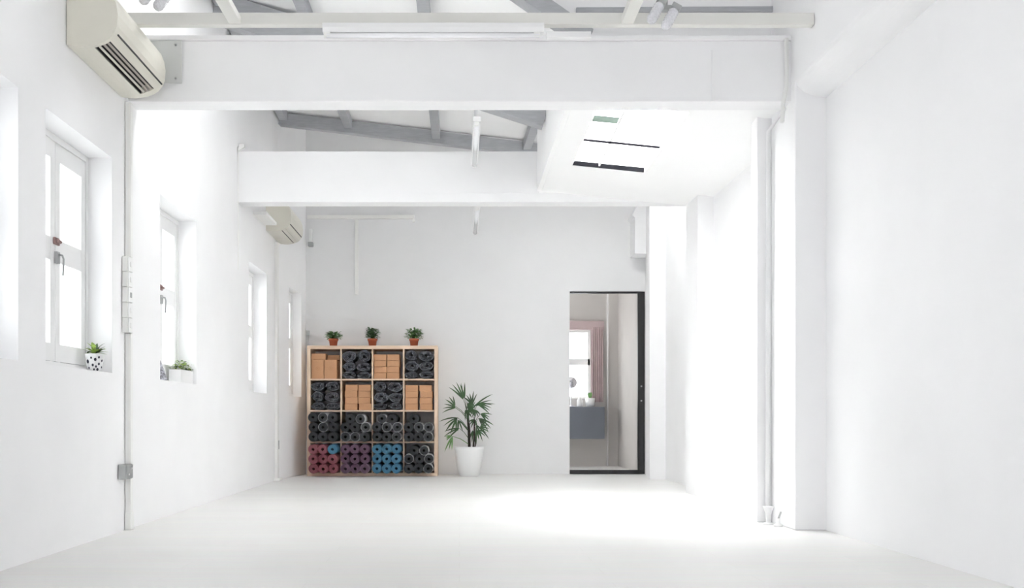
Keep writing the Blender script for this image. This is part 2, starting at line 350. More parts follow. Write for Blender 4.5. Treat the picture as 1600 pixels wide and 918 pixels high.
# ------------------------------------------------------------------ grey roof timbers
n = 7
def timber(a, b, w_, h_, label, up=(0, 0, 1), m='grey', cat='rafter', group=None):
    global n
    o = MB().beam(a, b, w_, h_, up).build('trim_%d' % n, M[m], None, .003); n += 1
    return tag(o, label, cat, group, 'structure')
timber((XL+.012, 10.3, ra(XL)-.085), (1.6, 10.3, ra(1.6)-.085), .09, .13, 'far grey rafter above the second beam, gently sloping')
def bz(x): return 3.815-.323*(x+2.03)+.125
timber((XL-.02, 7.62, bz(XL)), (.69, 7.62, bz(.69)), .12, .23, 'nearer grey rafter dropping steeply to the right')
a_ = px(770, -41, 5.9); b_ = px(918, 62, 5.9)
timber(a_, b_, .13, .10, 'short grey diagonal member at top centre behind the light rig')
for X, lb in ((-1.88, 'grey purlin running along the top of the left wall'), (-1.19, 'grey purlin left of centre under the white roof lining'), (-.25, 'grey purlin near the middle under the white roof lining'), (.72, 'short grey purlin beside the skylight shaft')):
    y0 = 5.99 if X < .6 else B2b
    timber((X, y0, rz(X, y0)-.055), (X, 10.255, rz(X, 10.255)-.055), .085, .10, lb, cat='purlin')
pA = px(900, 17, 5.955); pB = px(1243, 15, 5.955)
timber(pA, pB, .03, .034, 'thin grey batten across the white panel at top right', cat='batten')
# ------------------------------------------------------------------ back room
br_ = MB(); br_.box(-.2, 2.16, 13.2, 13.35, 0, 3.0)
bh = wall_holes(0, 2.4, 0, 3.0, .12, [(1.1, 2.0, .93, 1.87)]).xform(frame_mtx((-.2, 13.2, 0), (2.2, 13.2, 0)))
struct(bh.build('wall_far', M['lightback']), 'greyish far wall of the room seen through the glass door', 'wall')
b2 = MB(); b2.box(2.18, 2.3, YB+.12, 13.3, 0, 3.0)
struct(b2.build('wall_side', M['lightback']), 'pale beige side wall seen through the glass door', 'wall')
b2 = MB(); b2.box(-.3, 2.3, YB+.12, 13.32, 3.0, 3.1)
b2.box(-.32, -.2, YB+.12, 13.32, 0, 1.1); b2.box(-.32, -.2, YB+.12, 13.32, 1.85, 3.0)  # gap left in this side wall as an added daylight opening
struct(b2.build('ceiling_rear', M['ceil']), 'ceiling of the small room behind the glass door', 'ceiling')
wn = thing('window_7', (0, 0, 0), 'bright two-light window with pink surround behind the glass door', 'window', None, 'structure')
f = MB(); f.box(.90, 1.80, 13.24, 13.28, .93, .96); f.box(.90, 1.80, 13.24, 13.28, 1.84, 1.87); f.box(.90, 1.80, 13.24, 13.28, 1.39, 1.475); f.box(.90, .94, 13.24, 13.28, .96, 1.84); f.box(1.77, 1.80, 13.24, 13.28, .96, 1.84)
f.build('window_frame', M['wood_white'], wn)
MB().box(.94, 1.77, 13.258, 13.262, .96, 1.84).build('pane', M['glass'], wn)
ct = thing('curtain', (0, 13.15, 0), 'dusty pink curtain framing the window behind the glass door', 'curtain')
pts = [(1.80+.17*i/24, -.012+.012*math.sin(i*1.6)) for i in range(25)]; poly = pts+[(p[0], p[1]+.02) for p in reversed(pts)]
MB().prism(poly, 'z', .88, 1.90).build('drape', M['pink'], ct)
MB().box(.85, 1.98, -.01, .04, 1.87, 1.99).build('pelmet', M['pink'], ct, .003)
cbx = thing('wall_cabinet', (1.45, 12.85, .38), 'slate blue floating drawer cabinet under the window behind the door', 'cabinet')
MB().box(-.5, .495, .012, .348, 0, .43).build('body', M['slate'], cbx, .003)
MB().box(-.497, -.005, 0, .012, .003, .427).build('drawer', M['slate'], cbx, .002)
MB().box(0, .492, 0, .012, .003, .427).build('drawer', M['slate'], cbx, .002)
mi = thing('vanity_mirror', (1.51, 13.0, .81), 'round tabletop mirror on a stand upon the slate blue cabinet', 'mirror')
MB().lathe([(0, 0), (.055, 0), (.055, .012), (.01, .02), (.007, .03), (.006, .26), (0, .26)], 20).build('stand', M['chrome'], mi)
d_ = MB().lathe([(0, -.01), (.07, -.01), (.078, -.004), (.078, .004), (.07, .01), (0, .01)], 28); d_.xform(Matrix.Translation((0, -.012, .33)) @ Matrix.Rotation(PI/2-.2, 4, 'X')); d_.build('mirror_disc', M['chrome'], mi)
jr = MB().lathe([(0, 0), (.035, 0), (.04, .02), (.04, .09), (.025, .11), (.025, .125), (0, .125)], 20).build('jar', M['potw'], None, 0, (1.63, 13.02, .81)); tag(jr, 'small white jar between mirror and cactus pot behind the door', 'jar')
cp = thing('potted_cactus', (1.77, 13.02, .81), 'pale potted succulent on right end of the slate blue cabinet', 'plant')
MB().lathe([(0, 0), (.055, 0), (.068, .12), (.06, .12), (.055, .10), (0, .10)], 24).build('pot', M['potw'], cp)
lf = MB(); R = random.Random(5)
for i in range(16): a = R.uniform(0, 2*PI); lf.leaf((0, 0, .10), (math.cos(a)*.5, math.sin(a)*.5, 1), (0, 0, 1), R.uniform(.07, .12), .03, .1)
lf.build('leaves', M['leaf'], cp)
tag(MB().tube([(2.03, 13.16, 0), (2.03, 13.16, 2.9)], .012).build('pipe', M['wood_white']), 'thin white rod standing for a reflection streak behind the door', 'pipe')  # white rod stands in for a pale reflection streak at the door
# sliding glass door
dr = thing('door_1', (0, YB, 0), 'tall sliding glass door with black frame in the far wall', 'door', None, 'structure')
f = MB(); f.box(DX1-.082, DX1-.003, .0, .045, .004, DZ-.004); f.box(.75, DX1-.082, .005, .04, .004, .05); 
f = MB(); f.box(DX1-.082, DX1-.003, -.004, .045, .003, DZ-.003); f.box(DX0+.002, DX1-.082, -.004, .045, .003, .05); f.box(DX0+.002, DX1-.082, -.004, .045, DZ-.022, DZ-.003)
f.build('door_frame', M['black'], dr, .002)
MB().box(DX0+.002, DX1-.082, .016, .024, .05, DZ-.022).build('glass_panel', M['doorglass'], dr)
for z in (1.03, .86): MB().lathe([(0, 0), (.010, 0), (.010, .006), (0, .006)], 14).xform(Matrix.Translation((DX1-.042, -.004, z)) @ Matrix.Rotation(PI/2, 4, 'X')).build('lock_cylinder', M['metal'], dr)
# ------------------------------------------------------------------ air conditioners
prof = [(0, 0), (.05, -.006), (.085, -.007), (.14, 0), (.185, .016), (.21, .032), (.235, .062), (.248, .095), (.252, .15), (.245, .20), (.228, .245), (.195, .275), (0, .275)]
def make_ac(loc, L, open_, label):
    r = thing('air_conditioner', loc, label, 'air conditioner', 'wall mounted air conditioners')
    if open_:
        notch = [(0, 0), (.05, -.006), (.085, -.007), (.125, -.002), (.128, .045), (.18, .075), (.205, .028), (.21, .032), (.235, .062), (.248, .095), (.252, .15), (.245, .20), (.228, .245), (.195, .275), (0, .275)]
        b = MB(); b.prism(prof, 'y', 0, .03, 0, False); b.prism(prof, 'y', L-.06, L, 0, False); b.prism(notch, 'y', .03, L-.06)
        b.build('body', M['ac'], r)
        MB().prism([(.1285, .0), (.1295, .042), (.179, .071), (.2045, .031), (.200, .027), (.176, .062), (.134, .038), (.1325, .0)], 'y', .031, L-.061).build('air_outlet', M['dark'], r)
        for u, z, an in ((.148, .008, .5), (.168, .018, .6), (.188, .027, .7)):
            MB().beam((u, .034, z), (u, L-.064, z), .004, .011, (math.sin(an), 0, math.cos(an))).build('louvre', M['taupe' if u > .15 else 'ac'], r)
        MB().beam((.2395, .04, .064), (.2395, L-.03, .064), .006, .007, (0, 0, 1)).build('panel_gap', M['dark'], r)
    else:
        MB().prism(prof, 'y', 0, L).build('body', M['ac'], r)
        MB().beam((.155, .03, .0045), (.155, L-.05, .0045), .007, .006).build('outlet_gap', M['dark'], r)
        MB().beam((.2395, .03, .066), (.2395, L-.04, .066), .005, .008).build('panel_gap', M['dark'], r)
        MB().beam((.19, .03, .020), (.19, L-.04, .020), .03, .004, (.6, 0, 1)).build('flap', M['ac'], r)
    MB().box(.0, .006, .0, L, -.001, .27).build('mounting_plate', M['metal'], r) if False else None
    return r
make_ac((XL+.004, 4.73, 2.485), .77, True, 'cream split air conditioner with open dark louvres, nearest the camera')
make_ac((XL+.004, 9.60, 2.53), .74, False, 'cream split air conditioner with closed flap under the second beam')
o = thing('mounting_plate', (XL+.01, B1a-.014, 2.60), 'pale grey backing plate on the beam beside the near air conditioner', 'plate')
MB().box(.10, .31, -.006, .0, 0, .25).build('plate', M['plate'], o, .002)
for z in (.03, .225): MB().lathe([(0, 0), (.008, 0), (.006, .005), (0, .005)], 10).xform(Matrix.Translation((.275, -.0055, z)) @ Matrix.Rotation(PI/2, 4, 'X')).build('screw', M['metal'], o)
o = tag(MB().box(0, .13, 9.0, 9.5, 0, .03).build('shelf_bracket', M['trunk'], None, .003, (XL+.002, 0, 2.56)), 'thin off-white ledge panel beside the far air conditioner', 'panel')
# ------------------------------------------------------------------ light rig
ry = 5.24; zr = 2.830
tag(MB().box(XL+.003, PX-.003, ry, ry+.05, zr-.035, zr+.03).build('rig_bar', M['cream'], None, .003), 'cream steel bar spanning the room in front of the first beam', 'bar')
for X, lb in ((-1.225, 'left cream rail running towards the camera from the cross bar'), (.915, 'right cream rail running towards the camera from the cross bar')):
    tag(MB().box(X-.034, X+.034, 2.6, ry-.003, zr-.033, zr+.005).build('rig_rail', M['cream'], None, .003), lb, 'rail', 'rig rails')
bt = thing('fluorescent_light', (-.745, ry+.0, zr-.095), 'long white fluorescent batten under the cream cross bar', 'light')
MB().prism([(-.03, .058), (.05, .058), (.05, .035), (.035, .01), (-.02, .01), (-.03, .035)], 'x', 0, 1.205).build('housing', M['wood_white'], bt, .002)
MB().tube([(.02, -.01, -.004), (1.18, -.01, -.004)], .013, 14).build('tube', M['tube'], bt)
for x in (.008, 1.15): MB().box(x, x+.035, -.022, .004, -.012, .012).build('lamp_holder', M['trunk'], bt, .002)
tag(MB().box(.475, .72, ry+.0, ry+.04, zr-.105, zr-.072).build('junction_trunking', M['wood_white'], None, .002), 'short white cable box at the right end of the fluorescent batten', 'cable box')
def hang_light(y0, L, X, z, label, ztop):
    r = thing('hanging_batten_light', (X, y0, z), label, 'light', 'batten lights hung lengthwise')
    MB().box(-.028, .028, 0, L, .0, .035).build('housing', M['wood_white'], r, .002)
    MB().tube([(0, .04, -.014), (0, L-.04, -.014)], .018, 12).build('tube', M['tube'], r)
    for y in (.01, L-.04): MB().box(-.016, .016, y, y+.03, -.026, .0).build('lamp_holder', M['trunk'], r, .002)
    for y in (.12, L-.12): MB().tube([(0, y, .035), (0, y, ztop(y0+y)-z)], .006, 8).build('hanger', M['wood_white'], r)
hang_light(7.05, 1.22, .128, 2.83, 'white batten light hung lengthwise in front of the second beam', lambda y: rz(.128, y)-.002)
hang_light(8.95, 1.22, .165, 2.62, 'white batten light hung lengthwise beyond the second beam', lambda y: rz(.165, y)-.002)
def twin(x0, y0, label, D, xtop):
    c = px(x0, y0, D); r = thing('twin_spotlight', (c[0], D, c[2]), label, 'light', 'twin spot lights on the rig')
    MB().tube([(0.02, .02, -.01), (0.02, .02, HT-.05-c[2]-.002)], .009, 10).build('stem', M['metal'], r)
    MB().box(-.02, .09, .0, .04, -.03, -.005).build('mount', M['metal'], r, .002)
    for dx, dz in ((-.028, .01), (.048, -.022)):
        m = Matrix.Translation((dx+.02, -.01, dz)) @ Matrix.Rotation(.50, 4, 'Y') @ Matrix.Rotation(-.3, 4, 'X')
        h = MB(); h.box(-.026, .026, -.026, .026, -.03, .005); h.xform(m); lc = h.build('lamp_cap', M['metal'], r, .004)
        l = MB()
        pr = [(0, -.155), (.018, -.154), (.024, -.145)]+[(.026+(.0025 if k % 2 else 0), -.14+k*.009) for k in range(12)]+[(.024, -.03), (0, -.03)]
        l.lathe(pr, 18); l.xform(m); l.build('lens', M['lamp'], lc)
twin(1036, 6, 'twin ribbed spot lamp hanging at the right half of the cream bar', 5.13, 0)
twin(250, -24, 'ribbed white spot lamp partly cut off above the cream bar, left', 5.10, 0)
# ------------------------------------------------------------------ trunking and electrics
x0 = XL+.003
tk = thing('cable_trunking', (0, 0, 0), 'vertical off-white cable trunking rising from floor to near air conditioner', 'trunking')
zs0 = EYE+(655-520)/(F/5.55)
MB().box(x0, x0+.032, 5.56, 5.60, .10, zs0-.001).build('duct', M['trunk'], tk, .002)
MB().box(x0, x0+.036, 5.555, 5.61, .001, .10).build('foot', M['trunk'], tk, .002)
MB().box(x0, x0+.032, 5.56, 5.60, zs0+.442, 2.478).build('sleeve', M['trunk'], tk, .002)
for i in range(5):
    z = zs0+i*.088
    r = thing('switch_box', (x0, 5.55, z), 'square white switch box, %s of the stack of five on the left trunking' % ['lowest', 'second from bottom', 'middle one', 'second from top', 'topmost'][i], 'switch', 'switch boxes stacked on the trunking')
    MB().box(0, .032, -.04, .04, 0, .0865).build('box', M['trunk'], r, .003)
    fp = MB().box(.032, .037, -.037, .037, .002, .0845).build('faceplate', M['wood_white'], r, .002)
    MB().box(.037, .041, -.010, .010, .028, .058).build('rocker', M['metal'] if i == 2 else M['wood_white'], fp, .001)
r = thing('power_socket', (x0, 5.50, .30), 'grey metal power socket box low on the left trunking', 'socket')
MB().box(.0, .045, -.055, .055, 0, .085).build('box', M['metal'], r, .004)
fp = MB().box(.045, .05, -.05, .05, .004, .081).build('faceplate', M['metal'], r, .002)
for y, z in ((-.03, .022), (.012, .055)): MB().box(.05, .055, y, y+.014, z, z+.010).build('switch', M['wood_white'], fp, .001)
tag(MB().box(x0, x0+.006, 8.385, 8.392, 1.95, 3.02).build('cable_conduit', M['trunk'], None), 'thin grey conduit down the left wall at the second beam', 'conduit')
tag(MB().prism([(0, 0), (.05, .03), (.05, .06), (0, .06)], 'y', 8.36, 8.40).build('wall_bracket', M['trunk'], None, 0, (x0+.012, 0, 2.98)), 'small grey bracket on the left wall atop the second beam', 'bracket')
t2 = thing('cable_trunking', (0, 0, 0), 'slim white trunking down the left wall between the last two windows', 'trunking')
MB().box(x0, x0+.03, 10.06, 10.14, .002, 2.50).build('duct', M['trunk'], t2, .002)
MB().box(x0+.03, x0+.036, 10.09, 10.13, .33, .42).build('outlet', M['metal'], t2, .001)
MB().box(x0, x0+.06, 10.02, 10.17, .001, .03).build('foot', M['trunk'], t2, .003)
t3 = thing('cable_trunking', (0, YB-.001, 0), 'T-shaped white surface trunking on the far grey wall above the shelf', 'trunking')
MB().box(-1.78, -.53, -.03, -.001, 2.985, 3.03).build('duct', M['trunk'], t3, .002)
MB().box(-1.225, -1.185, -.025, -.001, 2.10, 2.984).build('duct', M['trunk'], t3, .002)
MB().box(-.55, -.52, -.032, -.001, 2.95, 2.984).build('end_cap', M['trunk'], t3, .002)
r = thing('emergency_torch', (-1.755, YB-.06, 2.66), 'small white wall holder with grey tip beside the far air conditioner', 'fitting')
MB().box(-.0, .035, 0, .055, .05, .20).build('holder', M['wood_white'], r, .004)
MB().box(-.01, .045, -.005, .0595, .0, .048).build('tip', M['metal'], r, .004)
r = thing('cable_trunking', (0, 0, 0), 'white cables running up the corner between shelf and last window', 'trunking')
for k in range(2): MB().tube([(-1.79+.012*k, YB-.02, .4+.3*k), (-1.79+.012*k, YB-.02, 1.62)], .005, 8).build('cable', M['wood_white'], r)
MB().box(-1.795, -1.755, YB-.03, YB-.012, 1.62, 1.68).build('clip', M['metal'], r)
# beam face strips
r = thing('cable_trunking', (0, B1a-.001, 0), 'faint white vertical strip on the right end of the first beam', 'trunking')
MB().box(1.475, 1.522, -.010, -.0005, 2.502, 2.80).build('duct', M['wall'], r, .002)
r = thing('conduit_pipe', (0, 0, 0), 'white conduit bending from the first beam down the right pilaster', 'conduit')
Dp = 5.535
MB().tube([px(1229, 60, 5.59), px(1229, 135, 5.59), px(1224, 160, 5.56), px(1222, 190, Dp-.03)], .012, 10).build('pipe', M['trunk'], r)
MB().tube([(PX-.012, 5.70, 2.485), (PX-.03, 5.93, 2.42), (PX-.03, 5.95, .02)], .014, 10).build('pipe', M['wall'], r)
# white bulkhead in the far right corner
struct(MB().prism([(2.0, 2.53), (2.20, 2.53), (2.20, 3.6), (2.05, 3.6), (2.05, 3.12), (1.97, 2.97), (2.0, 2.94)], 'y', 10.95, YB-.001).build('trim_20', M['wall'], None, .003), 'boxed white bulkhead in the far corner above the glass door', 'bulkhead')
# pipe stubs at the foot of the right pilaster
r = thing('pipe_stub', (1.885, 5.86, 0), 'white drain pipe stub with funnel mouth by the right pilaster foot', 'pipe')
MB().lathe([(0, 0), (.03, 0), (.03, .01), (.014, .015), (.014, .06), (.03, .10), (.034, .11), (.028, .11), (.012, .065), (0, .065)], 18).build('funnel', M['potw'], r)
r = thing('pipe_stub', (1.905, 5.74, 0), 'short white floor valve with dark tip by the right pilaster foot', 'pipe')
MB().lathe([(0, 0), (.026, 0), (.026, .012), (.012, .02), (.012, .05), (0, .05)], 18).build('valve', M['potw'], r)
MB().tube([(0, 0, .04), (.015, -.005, .09)], .006, 8).build('tip', M['metal'], r)
# ------------------------------------------------------------------ cubby shelf
SFX, SFY, SW, SD = -1.722, 10.845, 1.475, .39
sh = thing('cubby_shelf', (SFX, SFY, 0), 'birch cubby shelf with sixteen compartments against the far wall', 'shelf')
TO, TI = .038, .017
CW = (SW-2*TO-3*TI)/4
MB().box(0, SW, 0, SD, SW-TO, SW).build('top_panel', M['shelfback'], sh, .001)
MB().box(0, SW, 0, SD, 0.001, TO).build('bottom_panel', M['shelfback'], sh, .001)
MB().box(0, TO, 0, SD, TO, SW-TO).build('side_panel', M['birch'], sh, .001)
MB().box(SW-TO, SW, 0, SD, TO, SW-TO).build('side_panel', M['birch'], sh, .001)
for k in range(1, 4):
    x = TO+k*CW+(k-1)*TI
    MB().box(x, x+TI, .002, SD, TO, SW-TO).build('divider', M['birch'], sh, .001)
for k in range(1, 4):
    z = TO+k*CW+(k-1)*TI
    for c in range(4):
        xa = TO+c*(CW+TI); MB().box(xa, xa+CW, .002, SD, z, z+TI).build('shelf_board', M['shelfback'], sh, .001)
def cell(r, c):   # r = 0 top row; returns x0, z0 world of the compartment's lower left inside corner
    return SFX+TO+c*(CW+TI), TO+(3-r)*(CW+TI)
ROWN = ['top row', 'second row', 'third row', 'bottom row']; COLN = ['first', 'second', 'third', 'fourth']
# ---- rolled mats
RM, LM_ = .0540, .60
def spiral(r0, r1, turns, th, L, y0=0, seg=22, wob=0, sx=1, sz=1, R=None):
    mb = MB(); N = int(turns*seg); vs = []
    ph = [R.uniform(0, 6.28) for _ in range(4)] if R else [0]*4
    for i in range(N+1):
        t = i/N; a = t*turns*2*PI; r = r0+(r1-r0)*t
        if wob: k = wob*(.4+.6*t)
        else: k = 0
        rr = r+k*(math.sin(3*a+ph[0])+.6*math.sin(5*a+ph[1])+.35*math.sin(9*a+ph[2]+t*9))
        for q in (rr, rr+th):
            yw = (.012*math.sin(a*2.3+ph[1])+.008*math.sin(a*5.1+ph[2])) if wob else 0
            for y in (y0+yw, y0+L): vs.append((q*math.cos(a+ph[3])*sx, y, q*math.sin(a+ph[3])*sz))
    fs = []
    for i in range(N):
        a = i*4; b = a+4
        fs += [(a, b, b+1, a+1), (a+2, a+3, b+3, b+2), (a, a+2, b+2, b), (a+1, b+1, b+3, a+3)]
    fs += [(0, 1, 3, 2), (N*4, N*4+2, N*4+3, N*4+1)]
    mb.add(vs, fs, 0, False)
    if wob:
        for k in range(0, len(fs)-2, 4): mb.mi[k+1] = 0; mb.mi[k+2] = 1
    return mb
def ring(r, w_, L):
    mb = MB(); K = 36; vs = []
    for i in range(K):
        a = 2*PI*i/K
        for q, y in ((r-w_, 0), (r, 0), (r, L), (r-w_, L)): vs.append((q*math.cos(a), y, q*math.sin(a)))
    fs = []
    for i in range(K):
        a = i*4; b = ((i+1) % K)*4
        for k in range(4): fs.append((a+k, b+k, b+(k+1) % 4, a+(k+1) % 4))
    return mb.add(vs, fs, 0, True)
protos = {}
def mat_roll(colour, rim, loc, rot, label):
    key = (colour, rim)
    if key not in protos:
        o = thing('rolled_mat', (0, 0, 0), 'x', 'mat', 'rolled exercise mats in the lower shelf rows')
        spiral(.0135, .0458, 6.2, .0046, LM_).build('mat_coil', M['m_'+colour], o)
        if rim:
            q = ring(RM, .0036, LM_-.004).build('outer_layer', M['r_'+colour], o); q['label'] = 'pale outer layer of the roll'
        else:
            ring(RM, .0042, LM_-.004).build('outer_layer', M['m_'+colour], o)
        protos[key] = o
    else: o = copy_tree(protos[key])
    o.location = loc; o.rotation_euler = (0, round(rot/(PI/2))*PI/2, 0); o['label'] = label
S3 = 7.98
cells = {
 (2,0): ('char', 475, [(112,132),(235,155),(360,145),(112,248),(238,270),(365,265),(112,370),(238,382),(362,382)], {1,4}),
 (2,1): ('char', 475, [(572,150),(702,150),(505,258),(635,258),(755,255),(500,375),(622,378),(750,378)], {1,4,5,6}),
 (2,2): ('char', 575, [(142,145),(265,163),(95,250),(212,270),(345,250),(95,372),(220,382),(345,372)], {0,3,4,7}),
 (2,3): ('char', 575, [(540,148),(490,260),(614,250),(732,250),(488,382),(610,380),(738,378)], {2,3,6}),
 (3,0): ('maroon', 475, [(112,532),(238,525),(358,530),(108,652),(222,648),(358,645),(112,768),(248,765),(362,768)], {0,5}),
 (3,1): ('plum', 475, [(498,540),(618,522),(748,535),(502,660),(630,648),(750,648),(505,768),(630,768),(750,768)], {6,7,8}),
 (3,2): ('blue', 575, [(92,532),(212,530),(330,535),(92,655),(215,650),(342,650),(90,772),(218,775),(338,772)], {1}),
 (3,3): ('char', 575, [(555,540),(728,510),(480,645),(608,652),(734,635),(480,768),(608,772),(735,762)], {1,2,4,7})}
CN = {'char': 'charcoal', 'maroon': 'maroon', 'plum': 'plum purple', 'blue': 'teal blue'}
RR = random.Random(3)
for (r, c), (col, ox, ps, rims) in cells.items():
    s = F/(SFY-.11); cx, cz = cell(r, c)
    P = [[(ox+a/S3-HX)/s, EYE+(HY-(635+b/S3))/s] for a, b in ps]
    e = .0012
    for it in range(600):
        for i in range(len(P)):
            for j in range(i+1, len(P)):
                dx, dz = P[j][0]-P[i][0], P[j][1]-P[i][1]; d = math.hypot(dx, dz)
                if d < 2*RM+.0004:
                    k = (2*RM+.0005-d)/2/d; P[i][0] -= dx*k; P[i][1] -= dz*k; P[j][0] += dx*k; P[j][1] += dz*k
        for p in P:
            if it < 250: p[1] -= .0004
            p[0] = min(max(p[0], cx+RM+e), cx+CW-RM-e); p[1] = min(max(p[1], cz+RM+e), cz+CW-RM-e)
    # names of places: row by height, order within the row
    order = sorted(range(len(P)), key=lambda i: -ps[i][1])
    rows = [[], [], []]
    zs_ = sorted(p[1] for p in P)
    for i in range(len(P)):
        lv = min(2, max(0, round((P[i][1]-cz-RM)/(2*RM*.97)))); rows[lv].append(i)
    for lv in range(3):
        row = sorted(rows[lv], key=lambda i: P[i][0]); nm = ['bottom layer', 'middle layer', 'top layer'][lv]
        names = {1: ['only roll'], 2: ['left roll', 'right roll'], 3: ['left roll', 'centre roll', 'right roll']}.get(len(row), ['roll %d from left' % (q+1) for q in range(len(row))])
        for q, i in enumerate(row):
            cc = 'blue' if (r, c) == (3, 0) and i == 2 else col
            mat_roll(cc, i in rims and not (cc == 'blue' and r == 3 and c == 0), (P[i][0], SFY-.11-RR.uniform(0, .05)-(.03 if c == 0 else 0), P[i][1]), RR.uniform(0, 6.28),
              'rolled %s mat, %s of %s, %s %s cubby' % (CN[cc], names[q], nm, ROWN[r], COLN[c]))
# ---- rolled quilted blankets
vars_ = []
for k in range(4):
    R = random.Random(40+k)
    vars_.append(spiral(.12, .80, 3.6, .12, .30, 0, 44, .026, 1, 1, R))
bl_me = {}
def blanket(x, z, hw, hh, k, label):
    key = k % 4
    o = tag(bpy.data.objects.new('rolled_blanket', None), label, 'blanket', 'charcoal rolled blankets in the shelf') ; C.collection.objects.link(o)
    if key not in bl_me:
        mb = vars_[key]
        mx = max(abs(v[0]) for v in mb.v); mz = max(abs(v[2]) for v in mb.v); mb.v = [(v[0]/mx, v[1], v[2]/mz) for v in mb.v]
        co = mb.build('blanket_coil', [M['fab'], M['fab_highlight']], o); bl_me[key] = co.data
    else:
        co = bpy.data.objects.new('blanket_coil', bl_me[key]); C.collection.objects.link(co); co.parent = o
    co.scale = (hw, 1, hh); o.location = (x, SFY+.02, z)
HN = ['bottom left', 'bottom right', 'middle left', 'middle right', 'upper left', 'upper right']
lay = {(0,1): [(.5,.26),(.5,.26),(.48,.30),(.52,.30),(.5,.42),(.5,.42)], (0,3): [(.46,.26),(.54,.26),(.48,.38),(.52,.34),(.44,.34),(.56,.38)],
       (1,0): [(.5,.28),(.5,.28),(.46,.36),(.54,.36),(.48,.35),(.52,.35)], (1,2): [(.5,.26),(.5,.26),(.52,.38),(.48,.36),(.46,.35),(.54,.36)]}
kk = 0
for (r, c), L_ in lay.items():
    cx, cz = cell(r, c)
    for side in (0, 1):
        hs = [L_[side][1], L_[2+side][1], L_[4+side][1]]; tot = sum(hs); z = cz+.001
        for lv in range(3):
            wl_ = L_[2*lv][0]; wx = CW-.004
            x0_, x1_ = (cx+.002, cx+.002+wx*wl_) if side == 0 else (cx+.002+wx*wl_, cx+CW-.002)
            h = hs[lv]/tot*(CW-.012)
            blanket((x0_+x1_)/2, z+h/2, (x1_-x0_)/2-.001, h/2-.0005, kk, 'charcoal rolled blanket, %s one in %s %s cubby' % (HN[2*lv+side], ROWN[r], COLN[c])); kk += 1; z += h
# ---- cork blocks
BL = (.142, .225, .0705)
bproto = {}
def block(x, z, w_, h_, dep, y, label, emblem=False):
    key = (w_, h_, dep, emblem)
    if key in bproto: o = copy_tree(bproto[key])
    else:
        o = thing('cork_block', (0, 0, 0), 'x', 'block', 'cork exercise blocks in the shelf')
        MB().box(0, w_, 0, dep, 0, h_).build('block_body', M['cork'], o, .004)
        if emblem:
            e = MB()
            for (ra_, rb_) in ((.0, .006), (.010, .013), (.018, .022)):
                vs = []; K = 24
                for i in range(K):
                    a = 2*PI*i/K; vs += [(w_/2+ra_*math.cos(a), -.0006, h_*.55+ra_*math.sin(a)), (w_/2+rb_*math.cos(a), -.0006, h_*.55+rb_*math.sin(a))]
                e.add(vs, [(2*i, 2*i+1, 2*((i+1) % K)+1, 2*((i+1) % K)) for i in range(K)])
            q = e.build('emblem', M['emblem'], o); q['label'] = 'pressed round emblem'
        bproto[key] = o
    o.location = (x, y, z); o['label'] = label
cx, cz = cell(0, 0)
block(cx+.006, cz+.001, .142, .215, .073, SFY+.04, 'tall cork block standing on end, left front of top left cubby', True)
block(cx+.152, cz+.001, .142, .215, .073, SFY+.03, 'tall cork block standing on end, right front of top left cubby', True)
block(cx+.006, cz+.218, .160, .070, .22, SFY+.04, 'cork block lying across the left upright block, top left cubby')
block(cx+.176, cz+.218, .142, .056, .15, SFY+.11, 'darker cork block lying further back at right, top left cubby')
block(cx+.17, cz+.001, .15, .215, .12, SFY+.20, 'cork block hidden behind the upright blocks at right, top left cubby')
LN = ['bottom', 'second from bottom', 'third from bottom', 'top']
def stack(r, c, side, x, hs, dxs):
    cx, cz = cell(r, c); z = cz+.001
    for i, h in enumerate(hs):
        block(cx+x+dxs[i], z, .142, h, .22, SFY+.035+.006*(i % 2), 'cork block, %s of %s stack, %s %s cubby' % (LN[i] if i < len(hs)-1 else 'topmost', side, ROWN[r], COLN[c])); z += h+.0006
stack(0, 2, 'left', .004, [.069]*4, [0, .003, .0, .001])
stack(0, 2, 'right', .150, [.069]*4, [.002, .0, .006, .004])
stack(1, 1, 'left', .030, [.072, .072, .072, .070], [.0, .003, .0, .006])
stack(1, 1, 'right', .180, [.072, .072, .072, .070], [.010, .0, .002, .003])
stack(1, 3, 'left', .006, [.0705]*4, [.001, .0, .002, .003])
stack(1, 3, 'right', .166, [.0705]*4, [.008, .004, .010, .0])
# ---- small terracotta pots on top
def small_pot(X, label, w_, h_, kind, seed):
    r = thing('potted_plant', (X, SFY+.17, SW), label, 'plant', 'small potted plants on the shelf top'); R = random.Random(seed)
    MB().lathe([(0, .001), (.040, .001), (.050, .068), (.056, .068), (.058, .090), (.052, .090), (.050, .078), (0, .078)], 26).build('pot', M['terra'], r)
    MB().lathe([(0, .079), (.05, .077)], 20).build('soil', M['soil'], r)
    lf = MB(); st = MB()
    for i in range(kind[0]):
        a = R.uniform(0, 2*PI); q = R.random()**.6; zz = R.uniform(.12, 1)
        rr = w_/2*q*(math.sin(min(1, zz*1.0+.25)*PI*.72)+.1)
        p = Vector((rr*math.cos(a)*.86, rr*math.sin(a)*.7, .085+h_*zz*.88)); d = Vector((math.cos(a)*.8, math.sin(a)*.8, R.uniform(-.3, .7)))
        lf.leaf(p, d, (0, 0, 1), R.uniform(.03, .045)*kind[1], .022*kind[1], .4, 4)
        if i % 5 == 0: st.tube([(0, 0, .078), tuple(p*.5+Vector((0, 0, .05))), tuple(p)], .0018, 5)
    lf.build('leaves', M['leaf' if seed != 2 else 'leaf2'], r); st.build('stems', M['leafd'], r)
zz = F/(SFY+.17)
small_pot((521-HX)/zz, 'low spreading green plant in terracotta pot, left on shelf top', .19, .085, (230, 1.0), 1)
